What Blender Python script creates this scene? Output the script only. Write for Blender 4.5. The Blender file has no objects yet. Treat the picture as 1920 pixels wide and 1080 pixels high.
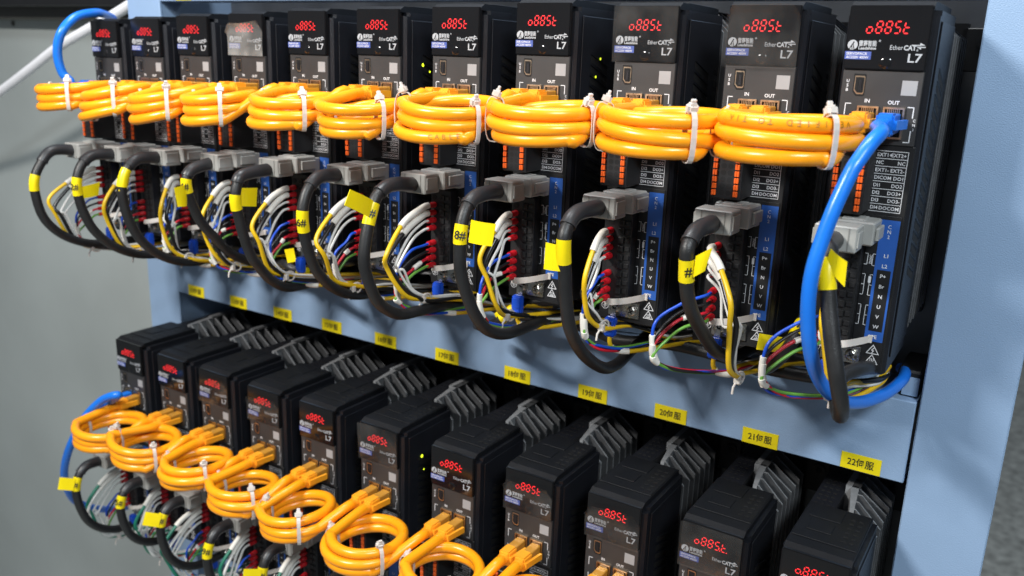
import bpy, bmesh, math, random
from mathutils import Vector, Matrix

# ---------------------------------------------------------------- scene, camera, light
SC = bpy.context.scene
COL = SC.collection
S = 0.065                      # one drive pitch in metres; all numbers below are in drive pitches
SC.view_settings.view_transform = 'Standard'
SC.view_settings.look = 'None'
SC.view_settings.exposure = 0.0
SC.view_settings.gamma = 1.0
try: SC.view_settings.use_curve_mapping = False
except Exception: pass

CAMP = Vector((12.26626, -7.23874, -0.26674))
YAW, PITCH, ROLL, FPX = math.radians(32.07062), math.radians(14.99019), math.radians(-2.08427), 1610.62
fw = Vector((-math.sin(YAW)*math.cos(PITCH), math.cos(YAW)*math.cos(PITCH), -math.sin(PITCH)))
rt = fw.cross(Vector((0, 0, 1))).normalized()
dn = fw.cross(rt)
RX = math.cos(ROLL)*rt + math.sin(ROLL)*dn
DX = -math.sin(ROLL)*rt + math.cos(ROLL)*dn
cd = bpy.data.cameras.new('camera')
cam = bpy.data.objects.new('camera', cd); COL.objects.link(cam)
M = Matrix((RX, -DX, -fw)).transposed().to_4x4()
M.translation = CAMP*S
cam.matrix_world = M
cd.sensor_width = 36.0
cd.lens = FPX/1920*36.0
cd.clip_start = 0.01; cd.clip_end = 100
cd.dof.use_dof = True
cd.dof.focus_distance = 7.6*S
cd.dof.aperture_fstop = 10.5
SC.camera = cam

def at(px, py, axis, val):
    """photograph pixel -> the point of the place it shows on the plane axis = val"""
    d = RX*((px-960)/FPX) + DX*((py-540)/FPX) + fw
    return CAMP + d*((val-CAMP[axis])/d[axis])

W = bpy.data.worlds.new('World'); SC.world = W; W.use_nodes = True
bg = W.node_tree.nodes['Background']
bg.inputs[0].default_value = (0.55, 0.62, 0.70, 1); bg.inputs[1].default_value = 0.21

def area(name, pos, target, sx, sy, power, col):
    l = bpy.data.lights.new(name, 'AREA'); l.shape = 'RECTANGLE'
    l.size = sx*S; l.size_y = sy*S; l.energy = power; l.color = col
    o = bpy.data.objects.new(name, l); COL.objects.link(o)
    o.location = Vector(pos)*S
    o.rotation_euler = (Vector(target)-Vector(pos)).to_track_quat('-Z', 'Y').to_euler()
    return o
area('ceiling_lamp_front', (2.2, -12.5, 7.2), (7, 0, -1.0), 3.6, 1.0, 14.5, (1.0, 0.97, 0.92))
area('ceiling_lamp_above', (6, -1.0, 15), (6, -0.6, 0), 13, 2.0, 15, (0.95, 0.98, 1.0))
area('side_fill_right', (22, -14, 12), (11, 0, -3), 6.0, 2.0, 19, (0.86, 0.95, 1.0))  # added fill from the right to brighten the drives' side faces

# ---------------------------------------------------------------- materials
def mat(name, col, rough=0.5, metal=0.0, var=0.12, scale=60.0, bump=0.0, bscale=900.0, spec=0.5,
        coat=0.0, emit=None, estr=0.0, alpha=None, rvar=0.08, sss=0.0):
    m = bpy.data.materials.new(name); m.use_nodes = True
    nt = m.node_tree; b = nt.nodes['Principled BSDF']
    tc = nt.nodes.new('ShaderNodeTexCoord')
    n = nt.nodes.new('ShaderNodeTexNoise'); n.inputs['Scale'].default_value = scale; n.inputs['Detail'].default_value = 5
    oi = nt.nodes.new('ShaderNodeObjectInfo'); vm = nt.nodes.new('ShaderNodeVectorMath'); vm.operation = 'ADD'
    nt.links.new(tc.outputs['Object'], vm.inputs[0]); nt.links.new(oi.outputs['Random'], vm.inputs[1])
    nt.links.new(vm.outputs[0], n.inputs['Vector'])
    r = nt.nodes.new('ShaderNodeValToRGB')
    lo = [max(0, c*(1-var)) for c in col]; hi = [min(1, c*(1+var)) for c in col]
    r.color_ramp.elements[0].position = 0.3; r.color_ramp.elements[1].position = 0.7
    r.color_ramp.elements[0].color = (*lo, 1); r.color_ramp.elements[1].color = (*hi, 1)
    nt.links.new(n.outputs['Fac'], r.inputs['Fac']); nt.links.new(r.outputs['Color'], b.inputs['Base Color'])
    mr = nt.nodes.new('ShaderNodeMapRange')
    mr.inputs['To Min'].default_value = max(0.02, rough-rvar); mr.inputs['To Max'].default_value = min(1, rough+rvar)
    nt.links.new(n.outputs['Fac'], mr.inputs['Value']); nt.links.new(mr.outputs['Result'], b.inputs['Roughness'])
    b.inputs['Metallic'].default_value = metal
    b.inputs['Specular IOR Level'].default_value = spec
    b.inputs['Coat Weight'].default_value = coat; b.inputs['Coat Roughness'].default_value = 0.12
    if sss:
        b.inputs['Subsurface Weight'].default_value = sss; b.inputs['Subsurface Radius'].default_value = (0.004, 0.002, 0.001)
    if bump:
        n2 = nt.nodes.new('ShaderNodeTexNoise'); n2.inputs['Scale'].default_value = bscale; n2.inputs['Detail'].default_value = 2
        nt.links.new(tc.outputs['Object'], n2.inputs['Vector'])
        bp = nt.nodes.new('ShaderNodeBump'); bp.inputs['Strength'].default_value = bump; bp.inputs['Distance'].default_value = 0.0006
        nt.links.new(n2.outputs['Fac'], bp.inputs['Height']); nt.links.new(bp.outputs['Normal'], b.inputs['Normal'])
    if emit:
        b.inputs['Emission Color'].default_value = (*emit, 1); b.inputs['Emission Strength'].default_value = estr
    if alpha:
        ma = nt.nodes.new('ShaderNodeMapRange'); ma.inputs['To Min'].default_value = alpha[0]; ma.inputs['To Max'].default_value = alpha[1]
        ma.inputs['From Min'].default_value = 0.35; ma.inputs['From Max'].default_value = 0.62
        nt.links.new(n.outputs['Fac'], ma.inputs['Value']); nt.links.new(ma.outputs['Result'], b.inputs['Alpha'])
    return m

BLK   = mat('black_plastic', (0.011, 0.0118, 0.0155), 0.34, spec=0.45, bump=0.25, bscale=2500)
TOPM  = mat('matte_black_cover', (0.0065, 0.007, 0.009), 0.5, spec=0.25, bump=0.25, bscale=2500)
BLK2  = mat('deep_black_plastic', (0.008, 0.008, 0.009), 0.5)
HOLE  = mat('dark_opening', (0.0025, 0.0025, 0.003), 0.8)
GLOSS = mat('glossy_black_panel', (0.008, 0.008, 0.009), 0.12, rvar=0.08, scale=18)
PORTP = mat('charcoal_panel', (0.033, 0.032, 0.033), 0.48, bump=0.15, bscale=3000)
PRINT = mat('white_print', (0.72, 0.72, 0.74), 0.5, var=0.05)
PRINTG= mat('grey_print', (0.42, 0.44, 0.47), 0.5, var=0.05)
BLUEP = mat('blue_print', (0.022, 0.10, 0.40), 0.42, var=0.06)
BADGE = mat('slate_blue_print', (0.06, 0.10, 0.36), 0.45, var=0.06)
REDL  = mat('red_led', (0.3, 0.01, 0.01), 0.4, emit=(1.0, 0.028, 0.035), estr=1.6)
GREENL= mat('green_led', (0.2, 0.3, 0.01), 0.4, emit=(0.70, 0.9, 0.02), estr=3.0)
GREY  = mat('connector_grey', (0.33, 0.33, 0.315), 0.42, var=0.08, bump=0.1)
GREYD = mat('connector_grey_side', (0.2, 0.2, 0.19), 0.5, var=0.08)
RUB   = mat('black_rubber_cable', (0.015, 0.015, 0.016), 0.43, bump=0.3, bscale=1500, scale=120)
BOOT  = mat('dark_grey_boot', (0.026, 0.027, 0.030), 0.38)
YEL   = mat('yellow_cable_jacket', (0.95, 0.345, 0.007), 0.29, var=0.05, bump=0.15, bscale=220, sss=0.05)
YPLUG = mat('yellow_plug_plastic', (0.92, 0.37, 0.02), 0.38, var=0.06)
YTIP  = mat('amber_plug_tip', (0.50, 0.23, 0.03), 0.2, var=0.1)
JINK  = mat('brown_jacket_ink', (0.33, 0.14, 0.006), 0.5)
BLUEC = mat('blue_cable_jacket', (0.010, 0.165, 0.70), 0.30, var=0.06, bump=0.15, bscale=250)
BLUED = mat('blue_sleeve', (0.01, 0.07, 0.50), 0.35)
WHT   = mat('white_nylon', (0.62, 0.57, 0.53), 0.42, var=0.05, sss=0.1)
WHW   = mat('white_wire', (0.70, 0.69, 0.66), 0.42, var=0.05)
WHC   = mat('white_cable_jacket', (0.86, 0.86, 0.90), 0.35, var=0.03)
SLV   = mat('white_sleeve', (0.74, 0.71, 0.65), 0.5, var=0.05)
YW    = mat('yellow_wire', (0.75, 0.47, 0.01), 0.38)
BW    = mat('black_wire', (0.012, 0.012, 0.013), 0.33)
RW    = mat('red_wire', (0.55, 0.012, 0.03), 0.36)
GW    = mat('green_wire', (0.13, 0.33, 0.05), 0.38)
TEALW = mat('teal_wire', (0.01, 0.16, 0.10), 0.4)
CAPR  = mat('red_ferrule', (0.42, 0.006, 0.012), 0.35)
TAG   = mat('yellow_tag', (0.84, 0.66, 0.004), 0.33, var=0.05, rvar=0.12)
STK   = mat('yellow_sticker', (0.82, 0.66, 0.006), 0.45, var=0.05)
INK   = mat('black_ink', (0.02, 0.02, 0.015), 0.5)
ORG   = mat('orange_lever', (0.78, 0.115, 0.012), 0.4)
STEEL = mat('screw_steel', (0.55, 0.53, 0.49), 0.28, metal=1.0, scale=300)
BRASS = mat('port_shield', (0.72, 0.56, 0.40), 0.3, metal=1.0, scale=300)
ALU   = mat('heat_sink_aluminium', (0.13, 0.133, 0.14), 0.40, metal=0.6, scale=200, bump=0.2)
FILM  = mat('peeling_clear_film', (0.12, 0.115, 0.11), 0.09, alpha=(0.05, 0.30), scale=38, rvar=0.12, bump=0.6, bscale=160)
ALUE  = mat('painted_edge_highlight', (0.23, 0.235, 0.245), 0.32, metal=0.0, scale=200)  # lighter diffuse colour paints in the edge glint of fin rims and spine
MILK  = mat('milky_film', (0.40, 0.40, 0.39), 0.18, alpha=(0.22, 0.55), scale=45, bump=0.5, bscale=160)
BLUEF = mat('powder_coated_blue', (0.265, 0.38, 0.555), 0.42, var=0.025, scale=30, bump=0.35, bscale=1400)
PANEL = mat('dull_steel_panel', (0.20, 0.205, 0.215), 0.40, metal=0.35, var=0.3, scale=20)
WALLM = mat('grey_painted_sheet', (0.45, 0.488, 0.478), 0.5, var=0.09, scale=4)
DARKM = mat('dark_trim', (0.035, 0.035, 0.033), 0.5, var=0.2)
FLOORM= mat('speckled_concrete', (0.60, 0.61, 0.57), 0.85, var=0.38, scale=34)
PALE  = mat('pale_sticker', (0.33, 0.33, 0.34), 0.5, var=0.05)

# ---------------------------------------------------------------- mesh helpers
def catmull(pts, n=8, closed=False):
    P = [Vector(p) for p in pts]; out = []
    m = len(P)
    for k in range(m if closed else m-1):
        if closed: a, b, c, d = P[k-1], P[k], P[(k+1) % m], P[(k+2) % m]
        else:
            b, c = P[k], P[k+1]
            a = P[k-1] if k > 0 else b*2-c
            d = P[k+2] if k+2 < m else c*2-b
        for j in range(n):
            t = j/n
            out.append(0.5*((2*b)+(c-a)*t+(2*a-5*b+4*c-d)*t*t+(3*b-a-3*c+d)*t**3))
    if not closed: out.append(P[-1])
    return out

TXT = {}
def glyphs(s, bold):
    k = (s, bold)
    if k not in TXT:
        c = bpy.data.curves.new('lettering', 'FONT'); c.body = s; c.resolution_u = 2; c.offset = bold
        o = bpy.data.objects.new('lettering', c); COL.objects.link(o)
        dg = bpy.context.evaluated_depsgraph_get()
        me = bpy.data.meshes.new_from_object(o.evaluated_get(dg))
        TXT[k] = ([(v.co.x, v.co.y) for v in me.vertices], [tuple(p.vertices) for p in me.polygons])
        bpy.data.objects.remove(o); bpy.data.curves.remove(c); bpy.data.meshes.remove(me)
    return TXT[k]

class MB:
    def __init__(s): s.v = []; s.f = []; s.m = []; s.s = []
    def add(s, vs, fs, m=0, smooth=False):
        b = len(s.v); s.v += [Vector(v) for v in vs]
        for f in fs: s.f.append([b+i for i in f]); s.m.append(m); s.s.append(smooth)
        return s
    def box(s, x0, x1, y0, y1, z0, z1, m=0, bev=0.0, seg=1):
        if not bev:
            vs = [(x, y, z) for x in (x0, x1) for y in (y0, y1) for z in (z0, z1)]
            return s.add(vs, [(0, 1, 3, 2), (4, 6, 7, 5), (0, 4, 5, 1), (2, 3, 7, 6), (0, 2, 6, 4), (1, 5, 7, 3)], m)
        bm = bmesh.new(); bmesh.ops.create_cube(bm, size=1)
        for v in bm.verts:
            v.co = Vector(((x0+x1)/2+v.co.x*(x1-x0), (y0+y1)/2+v.co.y*(y1-y0), (z0+z1)/2+v.co.z*(z1-z0)))
        bmesh.ops.bevel(bm, geom=bm.edges[:], offset=bev, segments=seg, affect='EDGES')
        bm.verts.index_update()
        s.add([v.co.copy() for v in bm.verts], [[v.index for v in f.verts] for f in bm.faces], m); bm.free()
        return s
    def prism(s, poly, a0, a1, plane='xz', m=0, rim=None):
        """polygon in a plane extruded along the third axis"""
        def P(u, v, w): return {'xz': (u, w, v), 'xy': (u, v, w), 'yz': (w, u, v)}[plane]
        n = len(poly)
        vs = [P(u, v, a0) for u, v in poly]+[P(u, v, a1) for u, v in poly]
        fs = [list(range(n)), list(range(2*n-1, n-1, -1))]; rs = [[i, i+n, (i+1) % n+n, (i+1) % n] for i in range(n)]
        if rim is None: return s.add(vs, fs+rs, m)
        b = len(s.v); s.add(vs, fs, m)
        for f in rs: s.f.append([b+i for i in f]); s.m.append(rim); s.s.append(False)
        return s
    def quad(s, pts, m=0): return s.add(pts, [tuple(range(len(pts)))], m)
    def tube(s, pts, r, m=0, seg=10, closed=False, caps=True, flat=1.0):
        P = [Vector(p) for p in pts]; n = len(P); vs = []; fs = []
        R = r if callable(r) else (lambda t: r)
        up = None
        for i in range(n):
            if closed: t = (P[(i+1) % n]-P[i-1])
            else: t = P[min(i+1, n-1)]-P[max(i-1, 0)]
            t.normalize()
            if up is None:
                up = Vector((0, 0, 1)) if abs(t.z) < 0.9 else Vector((1, 0, 0))
            up = (up-t*up.dot(t)).normalized(); sd = t.cross(up)
            rr = R(i/(n-1))
            for k in range(seg):
                a = 2*math.pi*k/seg
                vs.append(P[i]+up*(math.cos(a)*rr)+sd*(math.sin(a)*rr*flat))
        for i in range(n if closed else n-1):
            j = (i+1) % n
            for k in range(seg):
                k2 = (k+1) % seg
                fs.append((i*seg+k, i*seg+k2, j*seg+k2, j*seg+k))
        s.add(vs, fs, m, True)
        if caps and not closed:
            s.add(vs[:seg], [tuple(range(seg-1, -1, -1))], m); s.add(vs[-seg:], [tuple(range(seg))], m)
        return s
    def cyl(s, c, axis, r, h, m=0, seg=20):
        c = Vector(c); d = Vector(axis).normalized()
        return s.tube([c, c+d*h], r, m, seg)
    def disc(s, x, y, z, r, m=0, seg=14, sx=1.0):
        return s.quad([(x+r*sx*math.cos(-2*math.pi*k/seg), y, z-r*math.sin(-2*math.pi*k/seg)) for k in range(seg)][::-1], m)
    def line(s, pts, w, y, m=0):
        """printed line in the front plane"""
        for (x0, z0), (x1, z1) in zip(pts[:-1], pts[1:]):
            d = Vector((x1-x0, z1-z0)); L = d.length or 1; d /= L; nx, nz = -d.y*w/2, d.x*w/2
            ex, ez = d.x*w/2, d.y*w/2
            s.quad([(x0-ex-nx, y, z0-ez-nz), (x1+ex-nx, y, z1+ez-nz), (x1+ex+nx, y, z1+ez+nz), (x0-ex+nx, y, z0-ez+nz)], m)
        return s
    def text(s, t, x, z, h, y, m=0, al='C', rot=0.0, wid=None, bold=0.012, right=None, up=None, org=None):
        vs, fs = glyphs(t, bold)
        xs = [v[0] for v in vs]; x0, x1 = min(xs), max(xs)
        k = h/0.70; kx = k if wid is None else wid/(x1-x0)
        off = {'L': x0, 'C': (x0+x1)/2, 'R': x1}[al]
        c, sn = math.cos(rot), math.sin(rot); out = []
        for a, b in vs:
            u, w = (a-off)*kx, b*k-h/2
            u, w = u*c-w*sn, u*sn+w*c
            if right is None: out.append((x+u, y, z+w))
            else: out.append(org+right*u+up*w)
        return s.add(out, fs, m)
    def build(s, name, mats, parent=None, org=(0, 0, 0)):
        me = bpy.data.meshes.new(name); o3 = Vector(org)
        me.from_pydata([(v-o3)*S for v in s.v], [], s.f)
        for m in (mats if isinstance(mats, (list, tuple)) else [mats]): me.materials.append(m)
        me.polygons.foreach_set('material_index', s.m); me.polygons.foreach_set('use_smooth', s.s)
        me.update()
        o = bpy.data.objects.new(name, me); COL.objects.link(o)
        if parent is not None: o.parent = parent
        else: o.location = o3*S
        return o

def tag(o, label=None, cat=None, group=None, kind=None):
    if label: o['label'] = label
    if cat: o['category'] = cat
    if group: o['group'] = group
    if kind: o['kind'] = kind
    return o
def empty(name, loc, label, cat, group=None):
    o = bpy.data.objects.new(name, None); COL.objects.link(o); o.location = Vector(loc)*S
    o.empty_display_size = 0.01
    return tag(o, label, cat, group)
def copy_tree(o, parent=None):
    c = o.copy(); COL.objects.link(c)
    if parent is not None: c.parent = parent
    for ch in KIDS.get(o.name, []): copy_tree(ch, c)
    return c
KIDS = {}

ORD = {1: 'leftmost', 2: 'second from left', 3: 'third from left', 4: 'fourth from left', 5: 'fifth from left', 6: 'middle',
       7: 'fifth from right', 8: 'fourth from right', 9: 'third from right', 10: 'second from right', 11: 'rightmost'}
# where each drive sits (x, z corrections in pitches; racks are never perfectly even)
UX = [.117, .016, -.051, -.079, -.076, -.032, -.017, -.005, .04, .068, .019]
UZ = [-.136, -.101, -.061, -.031, .003, .025, .046, .083, .055, .06, .058]
LX = [.093, .068, -.026, -.044, -.09, -.07, .015, .026, .02, .033, -.024]
LZ = [-.001, -.023, -.026, -.042, -.023, -.03, -.036, 0, .021, .06, .101]
UP = {i+1: Vector((i+1+UX[i], 0, UZ[i])) for i in range(11)}
LO = {i+1: Vector((i+1+.0785+LX[i], -.071, -4.664+LZ[i])) for i in range(11)}

# ---------------------------------------------------------------- setting: rack frame, panel, wall, floor
YB = 1.11
def post(x0, x1, label):
    m = MB()
    m.box(x0, x1, YB, YB+.06, -23.9, 2.2, bev=.012)
    m.box(x0, x0+.06, YB+.06, YB+1.5, -23.9, 2.2); m.box(x1-.06, x1, YB+.06, YB+1.5, -23.9, 2.2)
    return tag(m.build('rack_post', BLUEF, None, ((x0+x1)/2, YB, -23.9)), label, 'post', 'upright posts of the blue rack')
post(-.007, .76, 'light blue steel upright at the left end of the rack beside the grey wall')
post(11.545, 12.285, 'wide light blue steel upright at the right end of the rack by the concrete floor')
def beam(z0, z1, label, top=True):
    m = MB()
    m.box(.763, 11.515, YB+.003, YB+.06, z0, z1, bev=.010)
    if top: m.box(.763, 11.515, YB+.062, YB+.75, z1-.06, z1-.003)
    m.box(.763, 11.515, YB+.062, YB+.4, z0+.003, z0+.05)
    return tag(m.build('cross_beam', BLUEF, None, (6.1, YB, z0)), label, 'beam', 'cross beams of the blue rack')
beam(-4.062, -3.235, 'light blue cross beam carrying the row of yellow number stickers')
beam(.352, 1.25, 'light blue cross beam above the upper row of drives, mostly out of frame')
beam(-8.72, -7.93, 'light blue cross beam under the lower row of drives')
m = MB(); m.box(.763, 11.52, 2.42, 2.5, -23.8, 2.0)
tag(m.build('mounting_panel', PANEL, None, (6, 2.45, -23.8)), 'dull dark steel mounting panel behind both rows of drives', 'panel')
m = MB(); m.box(11.30, 11.51, 1.25, 1.9, -3.234, -2.98, 1, bev=.02); m.box(11.36, 11.50, 1.235, 1.251, -3.22, -3.04, 0)  # black block with blue face, put in for a dark cutout in the beam
tag(m.build('beam_end_cutout', [BLUEF, BLK2], None, (11.43, 1.5, -3.3)), 'small dark bracket at the right end of the stickered beam', 'cutout')
m = MB(); m.box(11.21, 11.345, YB+.35, YB+.45, -4.105, -4.062)
tag(m.build('beam_clip', BLUEF, None, (11.28, YB+.4, -4.1)), 'small light blue clip under the beam edge beside the 22 sticker', 'clip')
# left cabinet wall with its dark head rail
m = MB(); m.box(-24, 1.6, 4.2, 4.3, -23.9, .75)
tag(m.build('cabinet_wall', WALLM, None, (-7, 4.25, -23.9)), 'smooth grey painted cabinet wall left of the rack', 'wall')
zr = at(100, 37, 1, 3.7).z; zs = at(100, 10, 1, 3.2).z
m = MB(); m.box(-16, 1.6, 3.7, 4.3, zr, zs+.1, bev=.04); m.box(-16, 1.6, 3.2, 4.3, zs, 2.6, 1)
q = at(25, 44, 1, 4.199); m.cyl(q, (0, -1, 0), .06, .02)
tag(m.build('head_rail', [mat('brown_grey_trim', (.07, .068, .06), .5), BLK2], None, (-7, 4, .62)), 'dark grey rail along the top of the grey cabinet wall', 'rail')
m = MB(); m.quad([(-90, -90, -24), (140, -90, -24), (140, 140, -24), (-90, 140, -24)])
tag(m.build('floor', FLOORM, None, (0, 0, -24)), kind='structure')

# number stickers on the beam
for n, (px, py) in {12: (368, 543), 13: (447, 564), 14: (530, 585), 15: (622, 611), 16: (723, 638), 17: (838, 671), 18: (970, 704),
                    19: (1111, 740), 20: (1257, 777), 21: (1425, 822), 22: (1613, 874)}.items():
    p = at(px, py, 1, YB); w, h = .185, .083
    z = max(p.z, -4.062+h+.004)
    z = -3.972+random.Random(n).uniform(-.006, .006)
    r = empty('number_sticker', (p.x, YB-.004, z-h), 'yellow sticker numbered %d on the light blue beam' % n, 'sticker', 'number stickers along the beam')
    o = Vector((p.x, YB-.004, z-h))
    MB().box(p.x-w, p.x+w, YB-.004, YB+.001, z-h, z+h).build('sticker', STK, r, o)
    MB().text('%d伺服' % n, p.x, z, .066, YB-.0075, wid=.245, bold=.012).build('lettering', INK, r, o)
p = at(344, 0, 1, YB)
MB_ = MB().box(p.x-.17, p.x+.17, YB-.004, YB+.001, .365, .53)
tag(MB_.build('number_sticker', STK, None, (p.x, YB-.004, .365)), 'yellow sticker on the top beam, only its lower edge in view', 'sticker', 'number stickers along the beam')

# ---------------------------------------------------------------- one servo drive with all its parts
SEG = {'a': ((.1, 1), (.9, 1)), 'b': ((1, .93), (1, .57)), 'c': ((1, .43), (1, .07)), 'd': ((.1, 0), (.9, 0)), 'e': ((0, .07), (0, .43)),
       'f': ((0, .57), (0, .93)), 'g': ((.1, .5), (.9, .5))}
def digits(dots=()):
    m = MB(); y = -.041
    for k, ch in enumerate(('cdeg', 'abcdefg', 'abcdefg', 'afgcd', 'defg')):
        x0 = -.166+k*.0655; w, h = .040, .084; z0 = -.046
        for sname in ch:
            (ax, az), (bx, bz) = SEG[sname]
            A = Vector((x0+ax*w+az*h*.14, z0+az*h)); B = Vector((x0+bx*w+bz*h*.14, z0+bz*h))
            d = (B-A).normalized(); n = Vector((-d.y, d.x))*.0046; e = d*.005
            P = [A, A+e-n, B-e-n, B, B-e+n, A+e+n]
            m.quad([(q.x, y, q.y) for q in P])
        if k in dots: m.disc(x0+w+.012, y, z0, .006, seg=8)
    return m

BASE = Vector((0, .5, -2.72))
def make_drive():
    r = empty('servo_drive', BASE, 'black servo drive', 'servo drive', 'servo drives')
    K = KIDS.setdefault(r.name, [])
    def part(mb, name, mats, parent=None):
        o = mb.build(name, mats, parent or r, BASE)
        (KIDS.setdefault(parent.name, []) if parent else K).append(o)
        return o
    # housing: chamfered shell, side vents, rear body
    m = MB()
    m.prism([(-.300, .02), (-.325, .05), (-.325, .95), (.325, .95), (.325, .05), (.300, .02)], -2.72, .085, 'xy')
    m.prism([(-.300, .05), (-.325, .08), (-.325, .95), (.325, .95), (.325, .10), (.300, .07)], .085, .125, 'xy')
    m.box(-.325, -.08, .951, 2.2, -2.66, .12)
    m.box(.327, .338, .12, .90, -2.6, .05, 0, bev=.005)         # raised side plate
    part(m, 'housing', BLK)
    m = MB()
    for k in range(17):
        z = -.30-k*.098
        m.quad([(.3395, .30, z), (.3395, .66, z-.115), (.3395, .66, z-.174), (.3395, .30, z-.059)], 0)
    for k in range(22):
        z = -.36-k*.098
        m.quad([(.3395, .80, z), (.3395, .895, z-.02), (.3395, .895, z-.060), (.3395, .80, z-.045)], 0)
    for k in range(17):
        z = -.30-k*.098
        m.add([(.3385, .30, z+.002), (.3385, .66, z-.113), (.347, .66, z-.105), (.347, .30, z+.010), (.3385, .66, z-.101), (.3385, .30, z+.014)], [(0, 1, 2, 3), (3, 2, 4, 5)], 1)
    part(m, 'side_vent', [HOLE, BLK])
    m = MB()
    m.prism([(-.012, .150), (.05, .186), (.93, .186), (.93, .126), (-.012, .126)], -.300, .285, 'yz')
    m.box(-.29, .275, .20, .90, .187, .194, 0, bev=.003)
    m.box(-.20, .02, .36, .55, .1945, .201, 0, bev=.003); m.box(-.24, .05, .62, .86, .1945, .201, 0, bev=.003)
    for a in range(6):
        for b in range(2): m.box(.12+b*.07, .16+b*.07, .30+a*.09, .325+a*.09, .1945, .1965, 1)
    for a in range(9):
        for b in range(3): m.box(-.29+b*.06, -.255+b*.06, 1.05+a*.1, 1.075+a*.1, .1205, .1225, 1)
    part(m, 'top_cover', [TOPM, HOLE])
    # heat sink: stepped spine with chamfered fins
    m = MB()
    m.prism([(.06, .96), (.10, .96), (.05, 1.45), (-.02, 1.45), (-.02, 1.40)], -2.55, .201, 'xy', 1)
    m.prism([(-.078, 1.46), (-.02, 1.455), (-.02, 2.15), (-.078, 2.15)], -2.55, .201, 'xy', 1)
    for k in range(7):
        y = .975+k*.165; f = y < 1.4
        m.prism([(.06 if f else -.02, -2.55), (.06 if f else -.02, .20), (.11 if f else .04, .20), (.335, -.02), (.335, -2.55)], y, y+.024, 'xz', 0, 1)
    m.prism([(-.02, .19), (.06, .19), (.06, .2), (-.02, .2)], 1.46, 2.15, 'xz')
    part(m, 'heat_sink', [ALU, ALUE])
    m = MB(); m.box(.25, .56, 2.22, 2.30, -.30, .10, bev=.01); m.box(-.3, .3, 2.22, 2.40, -2.7, .14)
    e = part(m, 'mounting_bracket', BLK2)
    m = MB(); m.cyl((.45, 2.22, -.02), (0, -1, 0), .065, .03, 0); m.cyl((.45, 2.189, -.02), (0, -1, 0), .035, .004, 1, 6)
    part(m, 'screw', [BW, HOLE], e)
    # front: display panel, port panel, lower panel
    m = MB(); m.box(-.302, .283, -.036, .02, -.316, .155, bev=.008, seg=2)
    disp = part(m, 'display_panel', GLOSS)
    part(digits(), 'digits', REDL, disp)
    m = MB(); y = -.0375
    m.disc(-.252, y, -.135, .037, 0, 24)
    m.line([(-.275, -.168), (-.252, -.128), (-.245, -.118)], .007, y-.0007, 1); m.line([(-.249, -.125), (-.238, -.168)], .006, y-.0007, 1)
    m.line([(-.258, -.14), (-.252, -.168)], .005, y-.0007, 1); m.disc(-.245, y-.0007, -.116, .006, 1, 8)
    m.text('雷赛智能', -.206, -.124, .032, y, al='L', wid=.128, bold=.02)
    m.text('Leadshine', -.206, -.157, .021, y, al='L', wid=.128, bold=.03)
    m.text('®', -.058, -.103, .015, y)
    part(m, 'maker_mark', [PRINTG, GLOSS], disp)
    m = MB()
    m.text('Ether', .020, -.148, .034, y, al='L', wid=.092, bold=.0); m.text('CAT', .116, -.149, .034, y, al='L', wid=.088, bold=.035)
    m.text('®', .212, -.166, .014, y)
    m.line([(.172, -.130), (.232, -.130)], .007, y); m.quad([(.222, y, -.130), (.262, y, -.130), (.228, y, -.112)])
    m.line([(.212, -.143), (.262, -.143)], .007, y); m.quad([(.205, y, -.143), (.236, y, -.160), (.236, y, -.143)])
    part(m, 'network_mark', PRINTG, disp)
    part(MB().text('L7', .204, -.222, .062, y, wid=.098, bold=.015), 'model_mark', PRINTG, disp)
    m = MB(); m.quad([(-.300, y, -.242), (-.108, y, -.242), (-.108, y, -.183), (-.300, y, -.183)], 0)
    m.text('SERVOPACK', -.290, -.199, .019, y-.0008, 1, 'L', wid=.155, bold=.012); m.text('AC220V 400W', -.290, -.226, .019, y-.0008, 1, 'L', wid=.165, bold=.012)
    part(m, 'rating_badge', [BADGE, PRINT], disp)
    m = MB(); m.tube([(0, -.036, -.262), (0, -.040, -.262), (0, -.0425, -.262)], lambda t: .046-.022*t*t, 0, 20)
    part(m, 'button_cover', GLOSS, disp)
    m = MB(); m.box(-.300, .283, -.014, .02, -.875, -.319, bev=.005)
    pp = part(m, 'port_panel', PORTP)
    m = MB(); y = -.0155
    for k, ch in enumerate('USB'): m.text(ch, -.255, -.403-k*.034, .023, y, bold=.02)
    m.text('IN', -.094, -.548, .028, y, bold=.02); m.text('OUT', .098, -.553, .028, y, bold=.02)
    m.line([(-.214, -.575), (-.252, -.575), (-.252, -.66)], .007, y); m.line([(.206, -.583), (.246, -.583), (.246, -.66)], .007, y)
    m.line([(-.214, -.845), (-.252, -.845), (-.252, -.76)], .007, y); m.line([(.206, -.845), (.246, -.845), (.246, -.76)], .007, y)
    for k, ch in enumerate('CN1'): m.text(ch, .262, -.68-k*.033, .02, y, bold=.01)
    part(m, 'port_print', PRINT, pp)
    m = MB(); m.quad([(.139, y, -.497), (.248, y, -.497), (.248, y, -.387), (.139, y, -.387)])
    part(m, 'pale_sticker', PALE, pp)
    m = MB()
    def usb(s, yv, mm):
        P = [(-.045*s, .075*s), (.028*s, .075*s), (.036*s, .066*s), (.036*s, -.066*s), (.028*s, -.075*s), (-.02*s, -.075*s), (-.045*s, -.045*s), (-.045*s, .045*s)]
        m.quad([(-.163+a, yv, -.433+b) for a, b in P][::-1], mm)
    usb(1.12, -.0158, 0); usb(.93, -.0170, 1); usb(.78, -.0180, 0)
    m.box(-.172, -.150, -.024, -.0182, -.475, -.395, 2)
    part(m, 'usb_port', [HOLE, BRASS, BLK], pp)
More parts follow.
